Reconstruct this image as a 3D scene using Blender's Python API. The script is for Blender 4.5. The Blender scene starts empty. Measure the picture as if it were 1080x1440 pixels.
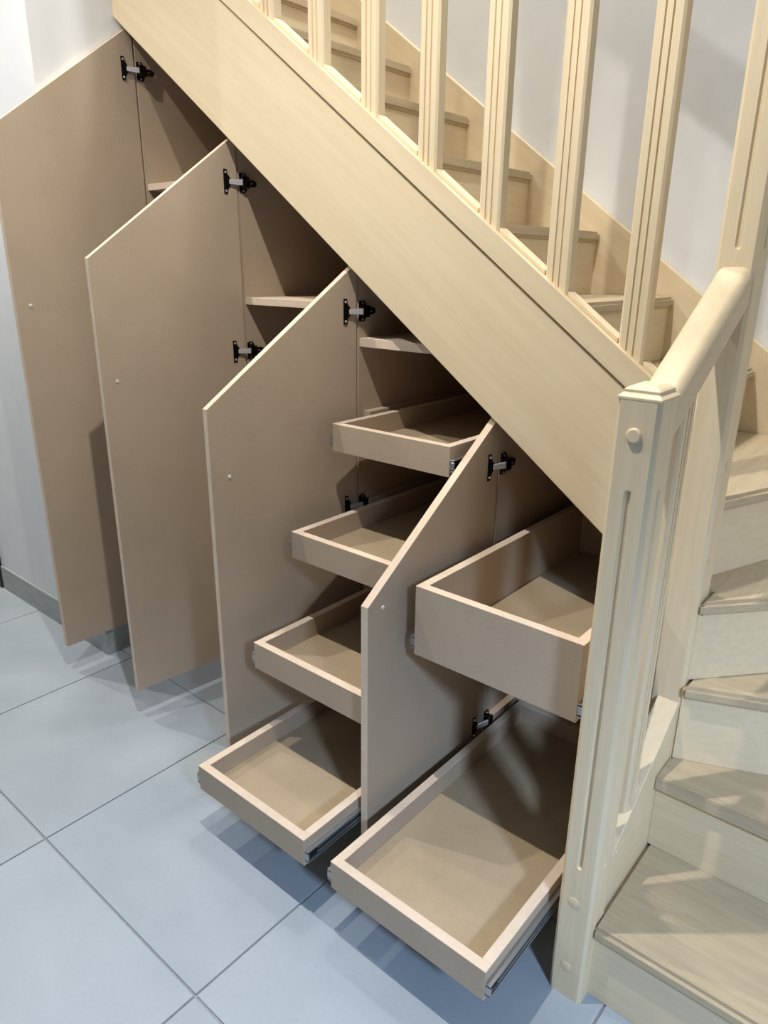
import bpy, bmesh, math, random
from mathutils import Vector, Matrix
random.seed(7)
scn = bpy.context.scene
COL = scn.collection

# ---------------------------------------------------------------- camera
cam_d = bpy.data.cameras.new('camera')
cam_d.sensor_fit = 'HORIZONTAL'; cam_d.sensor_width = 36.0; cam_d.lens = 33.486
cam_d.clip_start = 0.02; cam_d.clip_end = 60
cam = bpy.data.objects.new('camera', cam_d); COL.objects.link(cam)
R_ = Vector((0.76323, 0.64604, 0.01042)); U_ = Vector((-0.21859, 0.24301, 0.94507)); W_ = Vector((-0.60803, 0.72359, -0.32669))
M = Matrix(((R_.x, U_.x, -W_.x), (R_.y, U_.y, -W_.y), (R_.z, U_.z, -W_.z)))
cam.matrix_world = Matrix.Translation((0.3989, -0.9857, 1.3162)) @ M.to_4x4()
scn.camera = cam

# ---------------------------------------------------------------- world + lights + exposure
w = bpy.data.worlds.new('world'); scn.world = w; w.use_nodes = True
bg = w.node_tree.nodes['Background']; bg.inputs[0].default_value = (0.72, 0.84, 1.0, 1); bg.inputs[1].default_value = 0.035

def spot(x, y, z, e, col, size=152, radius=0.013):
    l = bpy.data.lights.new('ceiling_spot', 'SPOT'); l.energy = e; l.color = col
    l.spot_size = math.radians(size); l.spot_blend = 0.9; l.shadow_soft_size = radius
    o = bpy.data.objects.new('ceiling_spot', l); o.location = (x, y, z); COL.objects.link(o)
for x, e in ((-0.42, 102), (-1.5, 60), (-2.72, 78), (-3.8, 90)):  # the leftmost spot is added to brighten the lower left wall
    spot(x, -0.41, 2.60, e, (1.0, 0.955, 0.89))
spot(-0.9, 0.78, 4.1, 170, (1.0, 0.98, 0.95), 150, 0.12)          # lamp over the upper stairwell
# cool white ceiling lamp of the room, up and to the right behind the camera
cl_ = bpy.data.lights.new('room_lamp', 'SPOT'); cl_.energy = 400; cl_.color = (0.51, 0.69, 1.0)
cl_.spot_size = math.radians(165); cl_.spot_blend = 0.3; cl_.shadow_soft_size = 0.16
co = bpy.data.objects.new('room_lamp', cl_); co.location = (2.3, -1.5, 2.25); COL.objects.link(co)
co.rotation_euler = (0, math.radians(-15), 0)

vs = scn.view_settings
vs.view_transform = 'Standard'; vs.look = 'None'; vs.gamma = 1.0; vs.exposure = 0.0; vs.use_curve_mapping = False

# ---------------------------------------------------------------- materials
def srgb(r, g, b):
    f = lambda c: (c / 12.92 if c <= 0.04045 else ((c + 0.055) / 1.055) ** 2.4)
    return (f(r / 255), f(g / 255), f(b / 255), 1)
def new_mat(name):
    m = bpy.data.materials.new(name); m.use_nodes = True
    nt = m.node_tree; return m, nt, nt.nodes['Principled BSDF']
def mix_mat(name, ca, cb, rough=0.6, scale=(8, 8, 8), rot=(0, 0, 0), noise=4.0, detail=6, bump=0.0, spec=0.35,
            fine=None, vary=0.0, lo=0.35, hi=0.68, fine_amt=0.35, bdist=0.002):
    m, nt, b = new_mat(name); N, L = nt.nodes, nt.links
    tc = N.new('ShaderNodeTexCoord'); mp = N.new('ShaderNodeMapping')
    mp.vector_type = 'TEXTURE'; mp.inputs['Scale'].default_value = [1.0 / q for q in scale]; mp.inputs['Rotation'].default_value = rot
    oi = N.new('ShaderNodeObjectInfo'); off = N.new('ShaderNodeVectorMath'); off.operation = 'SCALE'
    comb = N.new('ShaderNodeCombineXYZ')
    for k in range(3): L.new(oi.outputs['Random'], comb.inputs[k])
    off.inputs['Scale'].default_value = 17.0; L.new(comb.outputs[0], off.inputs[0])
    add = N.new('ShaderNodeVectorMath'); add.operation = 'ADD'
    L.new(tc.outputs['Object'], mp.inputs['Vector']); L.new(mp.outputs[0], add.inputs[0]); L.new(off.outputs[0], add.inputs[1])
    nz = N.new('ShaderNodeTexNoise'); nz.inputs['Scale'].default_value = noise; nz.inputs['Detail'].default_value = detail
    L.new(add.outputs[0], nz.inputs['Vector'])
    rp = N.new('ShaderNodeValToRGB'); rp.color_ramp.elements[0].position = lo; rp.color_ramp.elements[1].position = hi
    rp.color_ramp.elements[0].color = ca; rp.color_ramp.elements[1].color = cb
    L.new(nz.outputs['Fac'], rp.inputs['Fac']); out = rp.outputs['Color']; h = nz.outputs['Fac']
    if fine:
        n2 = N.new('ShaderNodeTexNoise'); n2.inputs['Scale'].default_value = fine; n2.inputs['Detail'].default_value = 3
        L.new(add.outputs[0], n2.inputs['Vector'])
        mx = N.new('ShaderNodeMixRGB'); mx.blend_type = 'OVERLAY'; mx.inputs[0].default_value = fine_amt
        L.new(out, mx.inputs[1]); L.new(n2.outputs['Fac'], mx.inputs[2]); out = mx.outputs[0]; h = n2.outputs['Fac']
    if vary:
        hv = N.new('ShaderNodeHueSaturation'); mr = N.new('ShaderNodeMapRange')
        mr.inputs['To Min'].default_value = 1 - vary; mr.inputs['To Max'].default_value = 1 + vary
        L.new(oi.outputs['Random'], mr.inputs['Value']); L.new(mr.outputs[0], hv.inputs['Value'])
        L.new(out, hv.inputs['Color']); out = hv.outputs[0]
    L.new(out, b.inputs['Base Color'])
    b.inputs['Roughness'].default_value = rough; b.inputs['Specular IOR Level'].default_value = spec
    if bump:
        bp = N.new('ShaderNodeBump'); bp.inputs['Strength'].default_value = bump; bp.inputs['Distance'].default_value = bdist
        L.new(h, bp.inputs['Height']); L.new(bp.outputs[0], b.inputs['Normal'])
    return m
def flat(name, col, rough=0.5, metal=0.0, spec=0.4):
    m, nt, b = new_mat(name); b.inputs['Base Color'].default_value = col
    b.inputs['Roughness'].default_value = rough; b.inputs['Metallic'].default_value = metal; b.inputs['Specular IOR Level'].default_value = spec
    return m
WA, WB = srgb(222, 203, 168), srgb(228, 210, 176)
MT = {}
SL = math.atan(0.729)
MT['wood_z'] = mix_mat('wood_vertical', WA, WB, 0.48, (30, 30, 1.6), noise=3, fine=26, bump=0.05, vary=0.03, fine_amt=0.12)
MT['wood_x'] = mix_mat('wood_lengthwise', WA, WB, 0.48, (1.3, 26, 26), noise=3, fine=22, bump=0.06, vary=0.03, fine_amt=0.18)
MT['wood_y'] = mix_mat('wood_crosswise', WA, WB, 0.48, (26, 1.3, 26), noise=3, fine=22, bump=0.06, vary=0.03, fine_amt=0.18)
MT['wood_s'] = mix_mat('wood_sloping', WA, WB, 0.45, (1.1, 14, 22), rot=(0, SL, 0), noise=2.4, fine=20, bump=0.04, fine_amt=0.09)
TA, TB = srgb(186, 168, 137), srgb(196, 179, 149)  # same stair wood, darkened so the lower treads' shade is in the colour
MT['tread_x_shaded'] = mix_mat('tread_lengthwise_shaded', TA, TB, 0.48, (1.3, 26, 26), noise=3, fine=22, bump=0.06, vary=0.03, fine_amt=0.18)
MT['tread_y_shaded'] = mix_mat('tread_crosswise_shaded', TA, TB, 0.48, (26, 1.3, 26), noise=3, fine=22, bump=0.06, vary=0.03, fine_amt=0.18)
MT['mdf'] = mix_mat('mdf_board', srgb(182, 163, 140), srgb(186, 167, 144), 0.62, (1, 1, 1), noise=9, fine=420, bump=0.03, vary=0.02, fine_amt=0.16, spec=0.3)
MT['mdf_edge_lit'] = mix_mat('mdf_sawn_edge_lit', srgb(216, 196, 173), srgb(223, 203, 181), 0.7, (1, 1, 1), noise=30, fine=300, fine_amt=0.12, spec=0.25)  # pale sawn edge, brightened further to paint in light from the spots
MT['mdf_base'] = mix_mat('drawer_base_board', srgb(172, 153, 125), srgb(180, 161, 133), 0.6, (1, 1, 1), noise=7, fine=380, fine_amt=0.16, spec=0.3)
MT['tile'] = mix_mat('pale_stone_tile', srgb(156, 165, 172), srgb(169, 177, 183), 0.42, (1.4, 2.0, 1), noise=2.4, detail=7, fine=60, vary=0.015, fine_amt=0.06, lo=0.3, hi=0.72, spec=0.4)
MT['grout'] = mix_mat('grey_grout', srgb(142, 144, 146), srgb(154, 155, 156), 0.9, (30, 30, 30))
MT['skirt'] = mix_mat('grey_skirting_tile', srgb(156, 161, 160), srgb(170, 174, 172), 0.5, (3, 3, 8), noise=4)
MT['wall'] = mix_mat('white_wall_paint', srgb(226, 228, 229), srgb(231, 232, 232), 0.85, (2, 2, 2), noise=6, spec=0.15)
MT['hinge'] = flat('dark_nickel', srgb(58, 50, 46), 0.28, 0.9)
MT['steel'] = flat('bright_zinc', srgb(205, 206, 208), 0.35, 0.35)
MT['screw'] = flat('pale_screw_head', srgb(226, 222, 212), 0.35, 0.1)
MT['rail'] = flat('zinc_slide', srgb(172, 174, 176), 0.32, 0.8)
MT['black'] = flat('black_slide_groove', srgb(30, 32, 36), 0.5, 0.3)
MT['dark'] = flat('anthracite_door', srgb(48, 52, 56), 0.5)

# ---------------------------------------------------------------- helpers
ORG = {}
def link_mesh(name, verts, faces, mat, parent=None, smooth=False, bev=0.0, seg=1, mats=None):
    vs_ = [Vector(v) for v in verts]
    mn = Vector([min(v[i] for v in vs_) for i in range(3)]); mx = Vector([max(v[i] for v in vs_) for i in range(3)])
    c = (mn + mx) / 2
    if parent is None: c.z = mn.z
    me = bpy.data.meshes.new(name)
    me.from_pydata([tuple(v - c) for v in vs_], [], faces)
    bm = bmesh.new(); bm.from_mesh(me)
    bmesh.ops.remove_doubles(bm, verts=bm.verts, dist=1e-6)
    bmesh.ops.recalc_face_normals(bm, faces=bm.faces)
    if bev:
        es = [e for e in bm.edges if len(e.link_faces) == 2 and e.calc_face_angle(0) > math.radians(28)]
        bmesh.ops.bevel(bm, geom=es, offset=bev, segments=seg, affect='EDGES', clamp_overlap=True)
    bm.to_mesh(me); bm.free()
    if smooth:
        for p_ in me.polygons: p_.use_smooth = True
        me.set_sharp_from_angle(angle=math.radians(35))
    me.materials.append(MT[mat])
    o = bpy.data.objects.new(name, me); COL.objects.link(o)
    put(o, c, parent)
    return o
def put(o, c, parent):
    ORG[o.name] = Vector(c)
    if parent is not None:
        o.parent = parent; o.location = Vector(c) - ORG[parent.name]
    else: o.location = c
def box(x0, x1, y0, y1, z0, z1):
    v = [(x, y, z) for z in (z0, z1) for y in (y0, y1) for x in (x0, x1)]
    return v, [(0, 2, 3, 1), (4, 5, 7, 6), (0, 1, 5, 4), (2, 6, 7, 3), (0, 4, 6, 2), (1, 3, 7, 5)]
def bx(name, d, mat, parent=None, bev=0.0, seg=1, smooth=False):
    return link_mesh(name, *box(*d), mat, parent, smooth, bev, seg)
def prism(poly, ext):       # poly: list of 3d points, ext: extrusion vector
    n = len(poly); e = Vector(ext)
    v = [Vector(p) for p in poly] + [Vector(p) + e for p in poly]
    f = [tuple(range(n)), tuple(range(2 * n - 1, n - 1, -1))]
    f += [(i, (i + 1) % n, (i + 1) % n + n, i + n) for i in range(n)]
    return v, f
def merge(*parts):
    V, F = [], []
    for v, f in parts:
        k = len(V); V += list(v); F += [tuple(i + k for i in q) for q in f]
    return V, F
def cyl(c, axis, r, h, n=20, r2=None):
    a = Vector(axis).normalized(); t = a.orthogonal().normalized(); b = a.cross(t); r2 = r if r2 is None else r2
    c = Vector(c)
    lo = [c + (t * math.cos(2 * math.pi * i / n) + b * math.sin(2 * math.pi * i / n)) * r for i in range(n)]
    hi = [c + a * h + (t * math.cos(2 * math.pi * i / n) + b * math.sin(2 * math.pi * i / n)) * r2 for i in range(n)]
    f = [tuple(range(n))[::-1], tuple(range(n, 2 * n))] + [(i, (i + 1) % n, (i + 1) % n + n, i + n) for i in range(n)]
    return lo + hi, f
def thing(name, loc, label, cat, group=None):
    o = bpy.data.objects.new(name, None); o.empty_display_size = 0.1; COL.objects.link(o)
    put(o, loc, None); o['label'] = label; o['category'] = cat
    if group: o['group'] = group
    return o
def struct(o, label=None, cat=None):
    o['kind'] = 'structure'
    if label: o['label'] = label
    if cat: o['category'] = cat
    return o
def carve(o, cutters):      # boolean grooves, baked straight into the mesh
    for vf in cutters:
        me = bpy.data.meshes.new('cut'); c = -ORG[o.name]
        me.from_pydata([tuple(Vector(v) + c) for v in vf[0]], [], vf[1])
        bm = bmesh.new(); bm.from_mesh(me); bmesh.ops.recalc_face_normals(bm, faces=bm.faces); bm.to_mesh(me); bm.free()
        q = bpy.data.objects.new('cut', me); COL.objects.link(q)
        q.matrix_world = Matrix.Translation(ORG[o.name])
        bpy.context.view_layer.update()
        md = o.modifiers.new('b', 'BOOLEAN'); md.operation = 'DIFFERENCE'; md.object = q; md.solver = 'EXACT'
        dg = bpy.context.evaluated_depsgraph_get()
        nm = bpy.data.meshes.new_from_object(o.evaluated_get(dg))
        old = o.data; o.modifiers.clear(); o.data = nm; nm.name = old.name
        bpy.data.objects.remove(q); bpy.data.meshes.remove(me); bpy.data.meshes.remove(old)
def capsule(c0, c1, r, axis, sink):
    """stopped flute: rounded slot between two points on a face, `axis` points out of the face"""
    a = Vector(axis); c0 = Vector(c0); c1 = Vector(c1); d = (c1 - c0).normalized(); s = d.cross(a)
    pts = []
    n = 8
    for i in range(n + 1):
        t = math.pi * i / n; pts.append(c1 + (s * math.cos(t) + d * math.sin(t)) * r)
    for i in range(n + 1):
        t = math.pi * i / n; pts.append(c0 + (-s * math.cos(t) - d * math.sin(t)) * r)
    inner = []
    for p in pts:
        near = c0 if (p - c0).dot(d) < 0 else c1 if (p - c1).dot(d) > 0 else c0 + d * (p - c0).dot(d)
        inner.append(near + (p - near) * 0.45 - a * sink)
    outer = [p + a * 0.01 for p in pts]; m = len(pts)
    V = outer + pts + inner
    F = [tuple(range(m)), tuple(range(3 * m - 1, 2 * m - 1, -1))]
    for k in (0, m): F += [(k + i, k + (i + 1) % m, k + m + (i + 1) % m, k + m + i) for i in range(m)]
    return V, F

# ---------------------------------------------------------------- room shell
XW = -1.781          # end face of the left wall
floor = struct(bx('floor', (-6.5, 3.1, -4.1, 1.35, -0.06, -0.0035), 'grout'), 'pale grey stone tile floor with thin grey joints', 'floor')
G = 0.0044
v, f = box(-0.3 + G/2, 0.3 - G/2, -0.3 + G/2, 0.3 - G/2, -0.0034, 0.0)
t0 = link_mesh('tile', [(a - 0.8, b - 0.158, c) for a, b, c in v], f, 'tile', floor, bev=0.0009)
tile_me = t0.data
base = ORG['floor']
for i in range(-9, 6):
    for j in range(-6, 2):
        cx, cy = -0.8 + 0.6 * i, -0.158 + 0.6 * j
        if (i, j) == (0, 0): continue
        o = bpy.data.objects.new('tile', tile_me); COL.objects.link(o)
        o.parent = floor; o.location = Vector((cx, cy, -0.0017)) - base

wl_ = struct(bx('wall_left', (-2.622, XW, 0.100, 0.60, 0, 2.62), 'wall'), 'white plastered wall pier beside the tallest cabinet door', 'wall')
wbk = struct(bx('wall_back', (-3.2, 0.96, 1.20, 1.32, 0, 4.6), 'wall'), 'white wall behind the upper flight of stairs', 'wall')
wrt = struct(bx('wall_right', (0.93, 1.05, 0.0, 1.20, 0, 4.6), 'wall'), 'white wall on the outer side of the bottom steps', 'wall')
wfl = struct(bx('wall_far', (-6.5, -3.55, 0.100, 0.30, 0, 2.62), 'wall'), 'white wall beyond the dark door', 'wall')
cl = struct(bx('ceiling', (-6.5, 3.1, -4.1, 0.25, 2.62, 2.70), 'wall'), 'white ceiling over the room', 'ceiling')
cl2 = struct(bx('ceiling_stairwell', (-3.2, 1.05, 0.25, 1.32, 4.6, 4.7), 'wall'), 'white ceiling over the stairwell', 'ceiling')
wup = struct(bx('wall_upper', (-6.5, 3.1, 0.25, 0.33, 2.70, 4.6), 'wall'), 'white wall of the upper storey above the stairs', 'wall')
# skirting, front face and the short return on the pier end
sk = merge(box(-2.612, XW + 0.009, 0.091, 0.100, 0, 0.103), box(XW, XW + 0.009, 0.100, 0.36, 0, 0.103))
struct(link_mesh('baseboard_left', *sk, 'skirt', None, bev=0.001), 'grey tiled skirting along the white wall pier', 'baseboard')
# dark door at the far left
dr = struct(bx('door_1', (-3.50, -2.70, 0.135, 0.175, 0.005, 2.06), 'dark', None, 0.002), 'anthracite door beyond the white wall pier', 'door')
fr = struct(link_mesh('trim_1', *merge(box(-2.700, -2.620, 0.085, 0.22, 0, 2.12), box(-3.58, -3.50, 0.085, 0.22, 0, 2.12), box(-3.50, -2.70, 0.085, 0.22, 2.06, 2.12)), 'dark', None, bev=0.002), 'dark frame around the anthracite door', 'door frame')

# ---------------------------------------------------------------- staircase
RISE, GO, SLP = 0.177, 0.2428, 0.729
st = thing('staircase', (0.03, 0.36, 0), 'pale whitewashed wooden quarter-turn staircase with fluted balusters and winder steps', 'staircase')
PW, PD = 0.064, 0.072
def newel(y0, ztop, grooves, plugs, cap=True):
    c = 0.006
    xs = [(c, 0), (PW - c, 0), (PW, c), (PW, PD - c), (PW - c, PD), (c, PD), (0, PD - c), (0, c)]
    v, f = prism([(x, y0 + y, 0.0) for x, y in xs], (0, 0, ztop))
    post = link_mesh('newel_post', v, f, 'wood_z', st)
    cuts = []
    for face, z0, z1 in grooves:
        if face == 'f': cuts.append(capsule((PW/2, y0, z0), (PW/2, y0, z1), 0.0055, (0, -1, 0), 0.005))
        else: cuts.append(capsule((PW, y0 + PD/2, z0), (PW, y0 + PD/2, z1), 0.0055, (1, 0, 0), 0.005))
    carve(post, cuts)
    if cap:
        V, F = [], []
        prof = [(0.0003, 0), (0.0003, 0.004), (-0.006, 0.010), (-0.006, 0.014), (-0.010, 0.017), (-0.0175, 0.0205)]
        for d, h in prof: V += [(-d, y0 - d, ztop + h), (PW + d, y0 - d, ztop + h), (PW + d, y0 + PD + d, ztop + h), (-d, y0 + PD + d, ztop + h)]
        for k in range(len(prof) - 1): F += [(4*k + i, 4*k + (i+1) % 4, 4*k + 4 + (i+1) % 4, 4*k + 4 + i) for i in range(4)]
        F += [(3, 2, 1, 0), tuple(range(4 * len(prof) - 4, 4 * len(prof)))]
        link_mesh('post_cap', V, F, 'wood_x', post, bev=0.0006)
    for (x, y, z), ax, r, h in plugs:
        v1, f1 = cyl((x, y, z), ax, r, h * 0.6, 24); a = Vector(ax)
        v2, f2 = cyl(Vector((x, y, z)) + a * h * 0.6, ax, r, h * 0.4, 24, r * 0.82)
        link_mesh('dowel_plug', *merge((v1, f1), (v2, f2)), 'wood_z', post, smooth=True)
    return post
newel(0.0, 1.141, [('f', 0.312, 1.006), ('r', 0.312, 1.006)],
      [((PW/2 - .001, 0, 1.092), (0, -1, 0), 0.0108, 0.0045), ((PW/2 - .003, 0, 0.229), (0, -1, 0), 0.0105, 0.0012), ((PW/2 - .003, 0, 0.074), (0, -1, 0), 0.0100, 0.0012)])
P2 = 0.352
newel(P2, 1.98, [('f', 1.352, 1.80), ('r', 1.352, 1.80)],
      [((PW, P2 + .036, 0.975), (1, 0, 0), 0.0095, 0.0014), ((PW, P2 + .036, 0.79), (1, 0, 0), 0.0095, 0.0014)])

# main stringer, capping rail, fillets, balusters and handrail along the cabinet side
def sloped(x0, x1, y0, y1, a, b, slope=SLP):
    return prism([(x0, y0, a - slope * x0), (x1, y0, a - slope * x1), (x1, y0, b - slope * x1), (x0, y0, b - slope * x0)], (0, y1 - y0, 0))
XS = XW
YS0, YS1 = 0.358, 0.398
link_mesh('stringer', *sloped(XS, 0.0, YS0, YS1, 0.692, 1.000), 'wood_s', st, bev=0.002)
rail = link_mesh('baluster_rail', *merge(sloped(XS, 0.0, 0.352, 0.404, 1.0065, 1.064), sloped(XS, -0.001, 0.364, 0.392, 1.0, 1.0065)), 'wood_s', st, bev=0.0012)
BW, BD = 0.051, 0.031
def bal_profile():
    g, d, c = 0.0042, 0.0042, 0.0045
    def side(sgn):
        p = []
        for x in (-0.0068, 0.0068): p += [(x - g/2 - .0007, 0), (x - g/2, d), (x + g/2, d), (x + g/2 + .0007, 0)]
        return p
    front = [(-BW/2, c), (-BW/2 + c, 0)] + side(1) + [(BW/2 - c, 0), (BW/2, c)]
    back = [(BW/2, BD - c), (BW/2 - c, BD), (-BW/2 + c, BD), (-BW/2, BD - c)]
    return front + back
bp = bal_profile()
NB = 10
bal_x = [-0.1585 - 0.1648 * k + BW/2 for k in range(NB)]
HB = 1.885            # underside of the handrail at x = 0
for k, xc in enumerate(bal_x):
    y0 = 0.3625
    n = len(bp)
    lo = [(xc + x, y0 + y, 1.058 - SLP * (xc + x)) for x, y in bp]
    hi = [(xc + x, y0 + y, HB + 0.004 - SLP * (xc + x)) for x, y in bp]
    F = [tuple(range(n))[::-1], tuple(range(n, 2*n))] + [(i, (i+1) % n, (i+1) % n + n, i + n) for i in range(n)]
    link_mesh('baluster', lo + hi, F, 'wood_z', st)
edges = [-0.012] + [q for xc in bal_x for q in (xc + BW/2, xc - BW/2)] + [XS]
for k in range(0, len(edges), 2):
    x1, x0 = edges[k], edges[k + 1]
    if x1 - x0 > 0.03:
        link_mesh('fillet', *sloped(x0 + .0015, x1 - .0015, 0.3645, 0.392, 1.064, 1.0735), 'wood_s', st, bev=0.001)
def rail_section(w_, h_, n=6):
    pts = [(-w_/2 + 0.006, 0), (w_/2 - 0.006, 0), (w_/2, 0.006), (w_/2, h_ * 0.55)]
    for i in range(1, n + 1):
        t = math.pi / 2 * i / n; pts.append((w_/2 - 0.017 + 0.017 * math.cos(t), h_ - h_ * 0.45 + h_ * 0.45 * math.sin(t)))
    m = [(-a, b) for a, b in pts[4:]][::-1]
    return pts + m + [(-w_/2, h_ * 0.55), (-w_/2, 0.006)]
sec = rail_section(0.062, 0.058)
n = len(sec)
def rail_mesh(fn0, fn1):
    a = [fn0(s, t) for s, t in sec]; b = [fn1(s, t) for s, t in sec]
    return a + b, [tuple(range(n))[::-1], tuple(range(n, 2*n))] + [(i, (i+1) % n, (i+1) % n + n, i + n) for i in range(n)]
link_mesh('handrail', *rail_mesh(lambda s, t: (0.0, 0.378 + s, HB + t * 1.24), lambda s, t: (-1.85, 0.378 + s, HB + 1.85 * SLP + t * 1.24)), 'wood_s', st, smooth=True)
# short handrail between the two newel posts
HS = 0.63
link_mesh('handrail', *rail_mesh(lambda s, t: (PW/2 + s, PD - 0.004, 1.076 + t * 1.15), lambda s, t: (PW/2 + s, P2, 1.076 + HS * (P2 - PD) + t * 1.15)), 'wood_y', st, smooth=True)
link_mesh('fillet', *prism([(0.014, PD, 1.062), (0.014, P2, 1.062 + HS * (P2 - PD)), (0.014, P2, 1.076 + HS * (P2 - PD)), (0.014, PD, 1.076)], (0.038, 0, 0)), 'wood_y', st, bev=0.001)
# short stringer between the posts
SA = 0.243
link_mesh('stringer', *prism([(0.016, PD, 0.0), (0.016, P2, 0.0), (0.016, P2, SA + 0.69 * P2), (0.016, PD, SA + 0.69 * PD)], (PW - 0.020, 0, 0)), 'wood_y', st, bev=0.0015)
# one fluted baluster on it, turned a quarter
yb = 0.168
lo = [(0.052 - y, yb + x, SA - 0.004 + 0.69 * (yb + x)) for x, y in bp]
hi = [(0.052 - y, yb + x, 1.062 + HS * (yb + x - PD)) for x, y in bp]
nb = len(bp)
link_mesh('baluster', lo + hi, [tuple(range(nb))[::-1], tuple(range(nb, 2*nb))] + [(i, (i+1) % nb, (i+1) % nb + nb, i + nb) for i in range(nb)], 'wood_z', st)
link_mesh('string_screw', *cyl((PW - 0.0041, 0.098, 0.292), (1, 0, 0), 0.0034, 0.0012, 14, 0.0024), 'screw', st, smooth=True)

# treads and risers
XR, YB, TT = 0.925, 1.176, 0.030
def line_at(k, t):      # winder nosing lines
    o, d = {3: ((0.066, 0.338), (0.137, 0.058)), 4: ((0.066, 0.352), (0.082, 0.097)), 5: ((0.040, 0.464), (0.047, 0.125))}[k]
    return Vector((o[0] + d[0] * t, o[1] + d[1] * t))
def nd(k):
    d = {3: (0.137, 0.058), 4: (0.082, 0.097), 5: (0.047, 0.125)}[k]
    d = Vector(d).normalized(); return d, Vector((-d.y, d.x))
def hit(k, off, x=None, y=None):
    d, nrm = nd(k); o = line_at(k, 0) + nrm * off
    t = (x - o.x) / d.x if x is not None else (y - o.y) / d.y
    return (o.x + d.x * t, o.y + d.y * t)
BK = 0.030
L0 = PW - 0.004
def tread(poly, k, mat):
    v, f = prism([(x, y, RISE * k - TT) for x, y in poly], (0, 0, TT))
    return link_mesh('tread', v, f, mat, st, bev=0.008, seg=4)
def riser(p0, p1, k, th, mat):      # vertical board under nosing k, front face on p0-p1
    p0, p1 = Vector(p0), Vector(p1); d = (p1 - p0).normalized(); nrm = Vector((-d.y, d.x)) * th
    q = [p0, p1, p1 + nrm, p0 + nrm]
    v, f = prism([(a.x, a.y, RISE * (k - 1)) for a in q], (0, 0, RISE - TT))
    return link_mesh('riser', v, f, mat, st, bev=0.001)
RB = 0.014
tread([(L0, 0.020), (XR, 0.020), (XR, 0.300), (L0, 0.300)], 1, 'tread_x_shaded')
tread([(L0, 0.272), (XR, 0.272), hit(3, BK, x=XR), hit(3, BK, x=PW), (PW, P2 - .001), (L0, P2 - .001)], 2, 'tread_x_shaded')
tread([hit(3, 0, x=PW), hit(3, 0, x=XR), (XR, YB), hit(4, BK, y=YB), hit(4, BK, x=PW)], 3, 'tread_x_shaded')
p4 = [hit(4, 0, x=PW), hit(4, 0, y=YB), hit(5, BK, y=YB), hit(5, BK, y=P2 + PD), (PW, P2 + PD)]
tread(p4, 4, 'tread_y_shaded')
x6 = -0.098
def xn(k): return -0.341 - GO * (k - 7)
tread([hit(5, 0, y=P2 + PD), hit(5, 0, y=YB), (xn(6) - BK, YB), (xn(6) - BK, P2 + PD)], 5, 'tread_y_shaded')
riser((L0, 0.020 + RB), (XR, 0.020 + RB), 1, 0.016, 'wood_x')
riser((L0, 0.272 + RB), (XR, 0.272 + RB), 2, 0.016, 'wood_x')
riser(hit(3, RB, x=PW), hit(3, RB, x=XR), 3, 0.016, 'wood_x')
riser(hit(4, RB, x=PW), hit(4, RB, y=YB), 4, 0.016, 'wood_x')
riser(hit(5, RB, y=P2 + PD), hit(5, RB, y=YB), 5, 0.016, 'wood_y')
for k in range(6, 15):
    x = xn(k)
    ya = P2 + PD if k == 6 else YS1 + 0.006
    tread([(x - GO - BK, ya), (x, ya), (x, YB), (x - GO - BK, YB)], k, 'tread_y_shaded')
    riser((x - RB, ya), (x - RB, YB), k, 0.016, 'wood_y')
# wall stringer
poly = [(-2.35, 0.80 + SLP * 2.35 - 0.08), (-0.02, 0.80 - 0.05), (XR, 0.50), (XR, 0.80), (0.30, 0.955), (0.06, 1.008), (-2.35, 1.052 + SLP * 2.35)]
link_mesh('stringer', *prism([(x, YB - 0.001, z) for x, z in poly], (0, 0.024, 0)), 'wood_s', st, bev=0.002)
# board-by-board underside of the flight, seen dark from inside the cabinets
link_mesh('soffit_board', *sloped(-1.775, -0.01, 0.404, YB - 0.01, 0.735, 0.745), 'mdf', st)

# ---------------------------------------------------------------- under-stairs cabinets
HX = [-1.7600, -1.3077, -0.8623, -0.4240, 0.0155]
YD = 0.401
TOPA = 0.698
ZD = 0.098
ANG = [0.6, 5.7, 8.57, 1.2]
PT = 0.0135
YC = 0.405            # front of the carcasses
YBK = 1.158
labels = [
 ('tallest MDF cupboard, its open door standing against the white wall pier', 'mdf cupboards fitted under the stairs'),
 ('MDF cupboard with single shelf behind its open door showing two hinges', None),
 ('MDF cupboard with four shallow pull-out drawers stepped one above another', None),
 ('low MDF cupboard beside the newel posts with deep drawer over a shallow one', None)]
cabs = []
for k in range(4):
    xl, xr = HX[k] - 0.0125, HX[k + 1] - 0.0125
    if k == 3: xr = -0.003
    c = thing('cabinet', ((xl + xr) / 2, 0.7, 0), labels[k][0], 'cabinet', 'mdf cupboards fitted under the stairs')
    cabs.append(c)
    zt = lambda x: 0.725 - SLP * x if x < -0.02 else 0.66       # the end panel stops under the winder treads
    for a, b in ((xl, xl + PT), (xr - PT, xr)):
        link_mesh('side_panel', *prism([(a, YC, 0.10), (b, YC, 0.10), (b, YC, zt(b)), (a, YC, zt(a))], (0, YBK - YC, 0)), 'mdf', c)
    link_mesh('back_panel', *prism([(xl, YBK, 0.10), (xr, YBK, 0.10), (xr, YBK, zt(xr)), (xl, YBK, zt(xl))], (0, 0.010, 0)), 'mdf', c)
    bx('bottom_panel', (xl + PT, xr - PT, YC, YBK, 0.10, 0.116), 'mdf', c)
    bx('plinth', (xl + PT, xr - PT, 0.46, 0.478, 0.0, 0.10), 'mdf', c)
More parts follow.
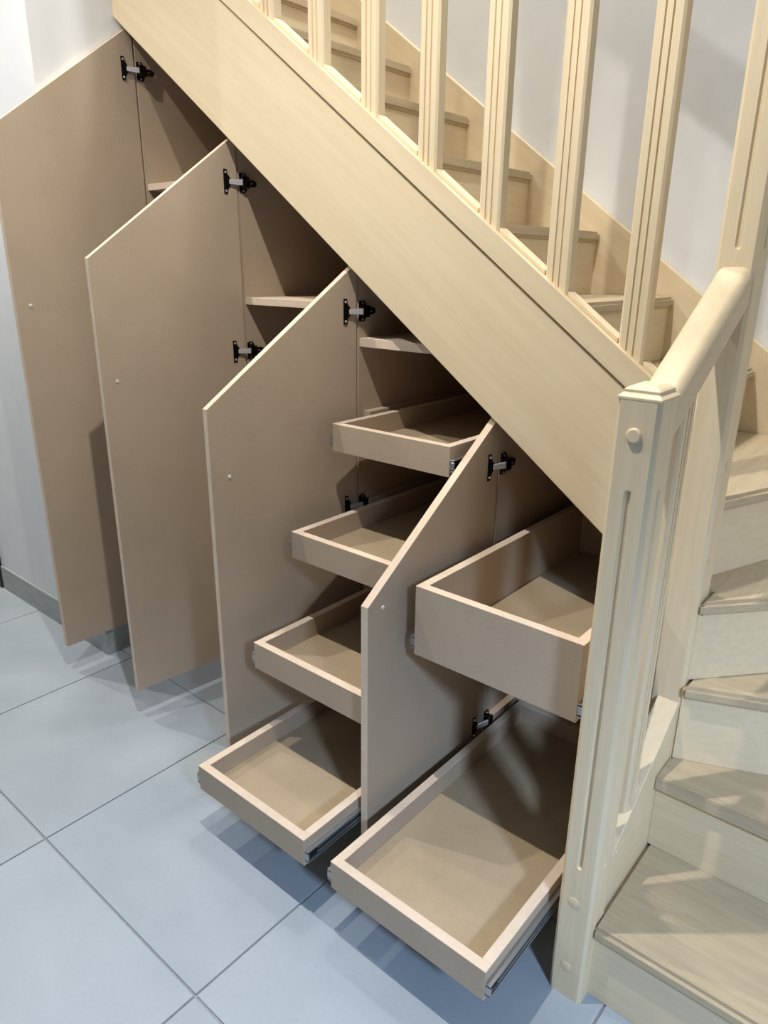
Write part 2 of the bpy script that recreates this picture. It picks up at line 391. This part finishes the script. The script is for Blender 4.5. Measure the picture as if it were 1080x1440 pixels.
def shelf(k, ztop, th, y0=YC):
    xl, xr = HX[k] + 0.001, HX[k + 1] - 0.026
    zlim = 0.725
    xmax = min(xr, (zlim - ztop) / SLP - 0.004) if zlim - SLP * xr < ztop else xr
    bx('shelf', (xl, xmax, y0, YBK, ztop - th, ztop), 'mdf_edge_lit', cabs[k], 0.0008)  # whole shelf in the brightened edge tone, painted as if lit
shelf(0, 1.549, 0.019, 0.41); shelf(1, 1.2235, 0.020, 0.407); shelf(2, 1.139, 0.022, 0.396 + 0.012)

# doors with hinges
def door(k, hinges, dot):
    x0, y0 = HX[k], YD; th = math.radians(ANG[k]); W = HX[k + 1] - HX[k] - 0.003
    if k == 3: W = 0.442
    d = Vector((-math.sin(th), -math.cos(th), 0)); nrm = Vector((math.cos(th), -math.sin(th), 0))   # nrm: inner face side
    O = Vector((x0, y0, 0)); T = 0.019
    P = lambda s, z, q=0.0: O + d * s + nrm * q + Vector((0, 0, z))
    zt = lambda s: TOPA - 0.004 - SLP * (x0 + s)
    poly = [P(0.002, ZD), P(W, ZD), P(W, zt(W)), P(0.002, zt(0.002))]
    o = link_mesh('door', *prism(poly, -nrm * T), 'mdf', cabs[k], bev=0.0006)
    me = o.data; me.materials.append(MT['mdf_edge_lit'])
    for p_ in me.polygons:
        if abs(p_.normal.dot(nrm)) < 0.5: p_.material_index = 1
    # small screw left by the handle
    sv = cyl(P(dot[0], dot[1], 0), nrm, 0.0048, 0.0024, 16, 0.0034)
    link_mesh('handle_screw', *sv, 'screw', o, smooth=True)
    for hz in hinges:
        def pb(s0, s1, z0, z1, q0, q1):
            return prism([P(s0, hz + z0, q0), P(s1, hz + z0, q0), P(s1, hz + z1, q0), P(s0, hz + z1, q0)], nrm * (q1 - q0))
        pl = [(0.0445, -0.031), (0.0445, 0.031), (0.0335, 0.031), (0.032, 0.019), (0.024, 0.010), (0.024, -0.010), (0.032, -0.019), (0.0335, -0.031)]
        plate = link_mesh('hinge_plate', *merge(prism([P(s, hz + z, 0) for s, z in pl], nrm * 0.0026), pb(0.026, 0.038, -0.009, 0.009, 0.0026, 0.006)), 'hinge', o, bev=0.0005)
        for zz in (-0.0235, 0.0235):
            link_mesh('hinge_screw', *cyl(P(0.0385, hz + zz, 0.0026), nrm, 0.0032, 0.0016, 12, 0.0022), 'steel', o, smooth=True)
        # bright arm bridging to the body on the cabinet side
        A0 = P(0.030, hz, 0.004); A1 = Vector((x0 + 0.0150, y0 + 0.006, hz))
        ax = (A1 - A0); sd = Vector((0, 0, 1)); up = ax.cross(sd).normalized()
        q = [A0 - sd * 0.006, A1 - sd * 0.0075, A1 + sd * 0.0075, A0 + sd * 0.006]
        link_mesh('hinge_arm', *prism([v_ - up * 0.0025 for v_ in q], up * 0.005), 'steel', o, bev=0.0008)
        # body: wide mounting wings, raised housing, narrow tail
        X = x0 + 0.0012; Yb = y0 + 0.004
        wing = [(Yb, -0.024), (Yb + 0.019, -0.026), (Yb + 0.026, -0.014), (Yb + 0.026, 0.014), (Yb + 0.019, 0.026), (Yb, 0.024)]
        body = merge(prism([(X, yy, hz + zz) for yy, zz in wing], (0.004, 0, 0)),
                     box(X + 0.004, X + 0.018, Yb + 0.001, Yb + 0.024, hz - 0.014, hz + 0.014),
                     box(X + 0.004, X + 0.013, Yb + 0.022, Yb + 0.046, hz - 0.0085, hz + 0.0085),
                     box(X + 0.004, X + 0.009, Yb + 0.046, Yb + 0.056, hz - 0.006, hz + 0.006))
        link_mesh('hinge_body', *body, 'hinge', o, bev=0.0008)
        for zz in (-0.0195, 0.0195):
            link_mesh('hinge_screw', *cyl((X + 0.004, Yb + 0.012, hz + zz), (1, 0, 0), 0.0036, 0.0018, 12, 0.0026), 'rail', o, smooth=True)
        link_mesh('hinge_screw', *cyl((X + 0.013, Yb + 0.034, hz), (1, 0, 0), 0.0030, 0.0014, 12, 0.0022), 'rail', o, smooth=True)
    return o
door(0, [1.858], (0.408, 1.195))
door(1, [1.527, 1.072], (0.402, 1.021))
door(2, [1.205, 0.692], (0.388, 0.841))
door(3, [0.885, 0.190], (0.398, 0.667))

# drawers
def drawer(k, xl, xr, yf, zb, zt, length, spacer=True):
    c = cabs[k]; T = 0.0195; fl = 0.012
    yb_ = yf + length
    fr = bx('drawer', (xl, xr, yf, yf + T, zb, zt), 'mdf', c, 0.0008)       # the front board carries the rest of the box
    for o_ in (bx('drawer_side', (xl, xl + T, yf + T, yb_ - T, zb, zt), 'mdf', fr, 0.0008),
               bx('drawer_side', (xr - T, xr, yf + T, yb_ - T, zb, zt), 'mdf', fr, 0.0008),
               bx('drawer_back', (xl, xr, yb_ - T, yb_, zb, zt), 'mdf', fr, 0.0008)): pass
    bx('drawer_base', (xl + T, xr - T, yf + T, yb_ - T, zb + fl, zb + fl + 0.006), 'mdf_base', fr)
    for o_ in [fr] + [q for q in fr.children if q.name.startswith(('drawer_side', 'drawer_back'))]:
        o_.data.materials.append(MT['mdf_edge_lit'])
        for p_ in o_.data.polygons:
            if p_.normal.z > 0.5: p_.material_index = 1  # only top faces get the paler tone, overhead light painted in
    zr = zb + 0.012
    for s, x in ((-1, xl), (1, xr)):
        def r(a0, a1, y0, y1, z0, z1):
            xa, xb = sorted((x + s * a0, x + s * a1)); return box(xa, xb, y0, y1, z0, z1)
        ya = yf + 0.0015
        # drawer member: two rolled lips and a small front stop
        link_mesh('slide_rail', *merge(r(0.0002, 0.0105, ya, yb_, zr, zr + 0.0024), r(0.0002, 0.0105, ya, yb_, zr + 0.0256, zr + 0.028),
                  r(0.0002, 0.0110, ya, ya + 0.004, zr + 0.0055, zr + 0.0225)), 'rail', fr, bev=0.0003)
        link_mesh('slide_core', *r(0.0002, 0.0050, ya + 0.004, yb_, zr + 0.0024, zr + 0.0256), 'black', fr)
        # middle and cabinet members
        link_mesh('slide_member', *merge(r(0.0052, 0.0085, ya + 0.03, 0.95, zr + 0.0065, zr + 0.0095), r(0.0052, 0.0085, ya + 0.03, 0.95, zr + 0.0185, zr + 0.0215)), 'rail', fr)
    if spacer:
        xa = HX[k] + 0.001
        bx('spacer_rail', (xa, xl - 0.0131, 0.425, 0.98, zb - 0.004, min(zt + 0.006, zb + 0.085)), 'mdf', c, 0.0008)
    return fr
LX = (-0.8258, -0.4690); RX = (-0.3908, -0.0290)
drawer(2, *LX, 0.2688, 0.8731, 0.9432, 0.74)
drawer(2, *LX, 0.1203, 0.6289, 0.6982, 0.74)
drawer(2, *LX, -0.0140, 0.3787, 0.4494, 0.74)
drawer(2, *LX, -0.1971, 0.1336, 0.2000, 0.74)
drawer(3, *RX, 0.0555, 0.5543, 0.7099, 0.74)
drawer(3, *RX, -0.1990, 0.1336, 0.2000, 0.74)
bpy.context.view_layer.update()
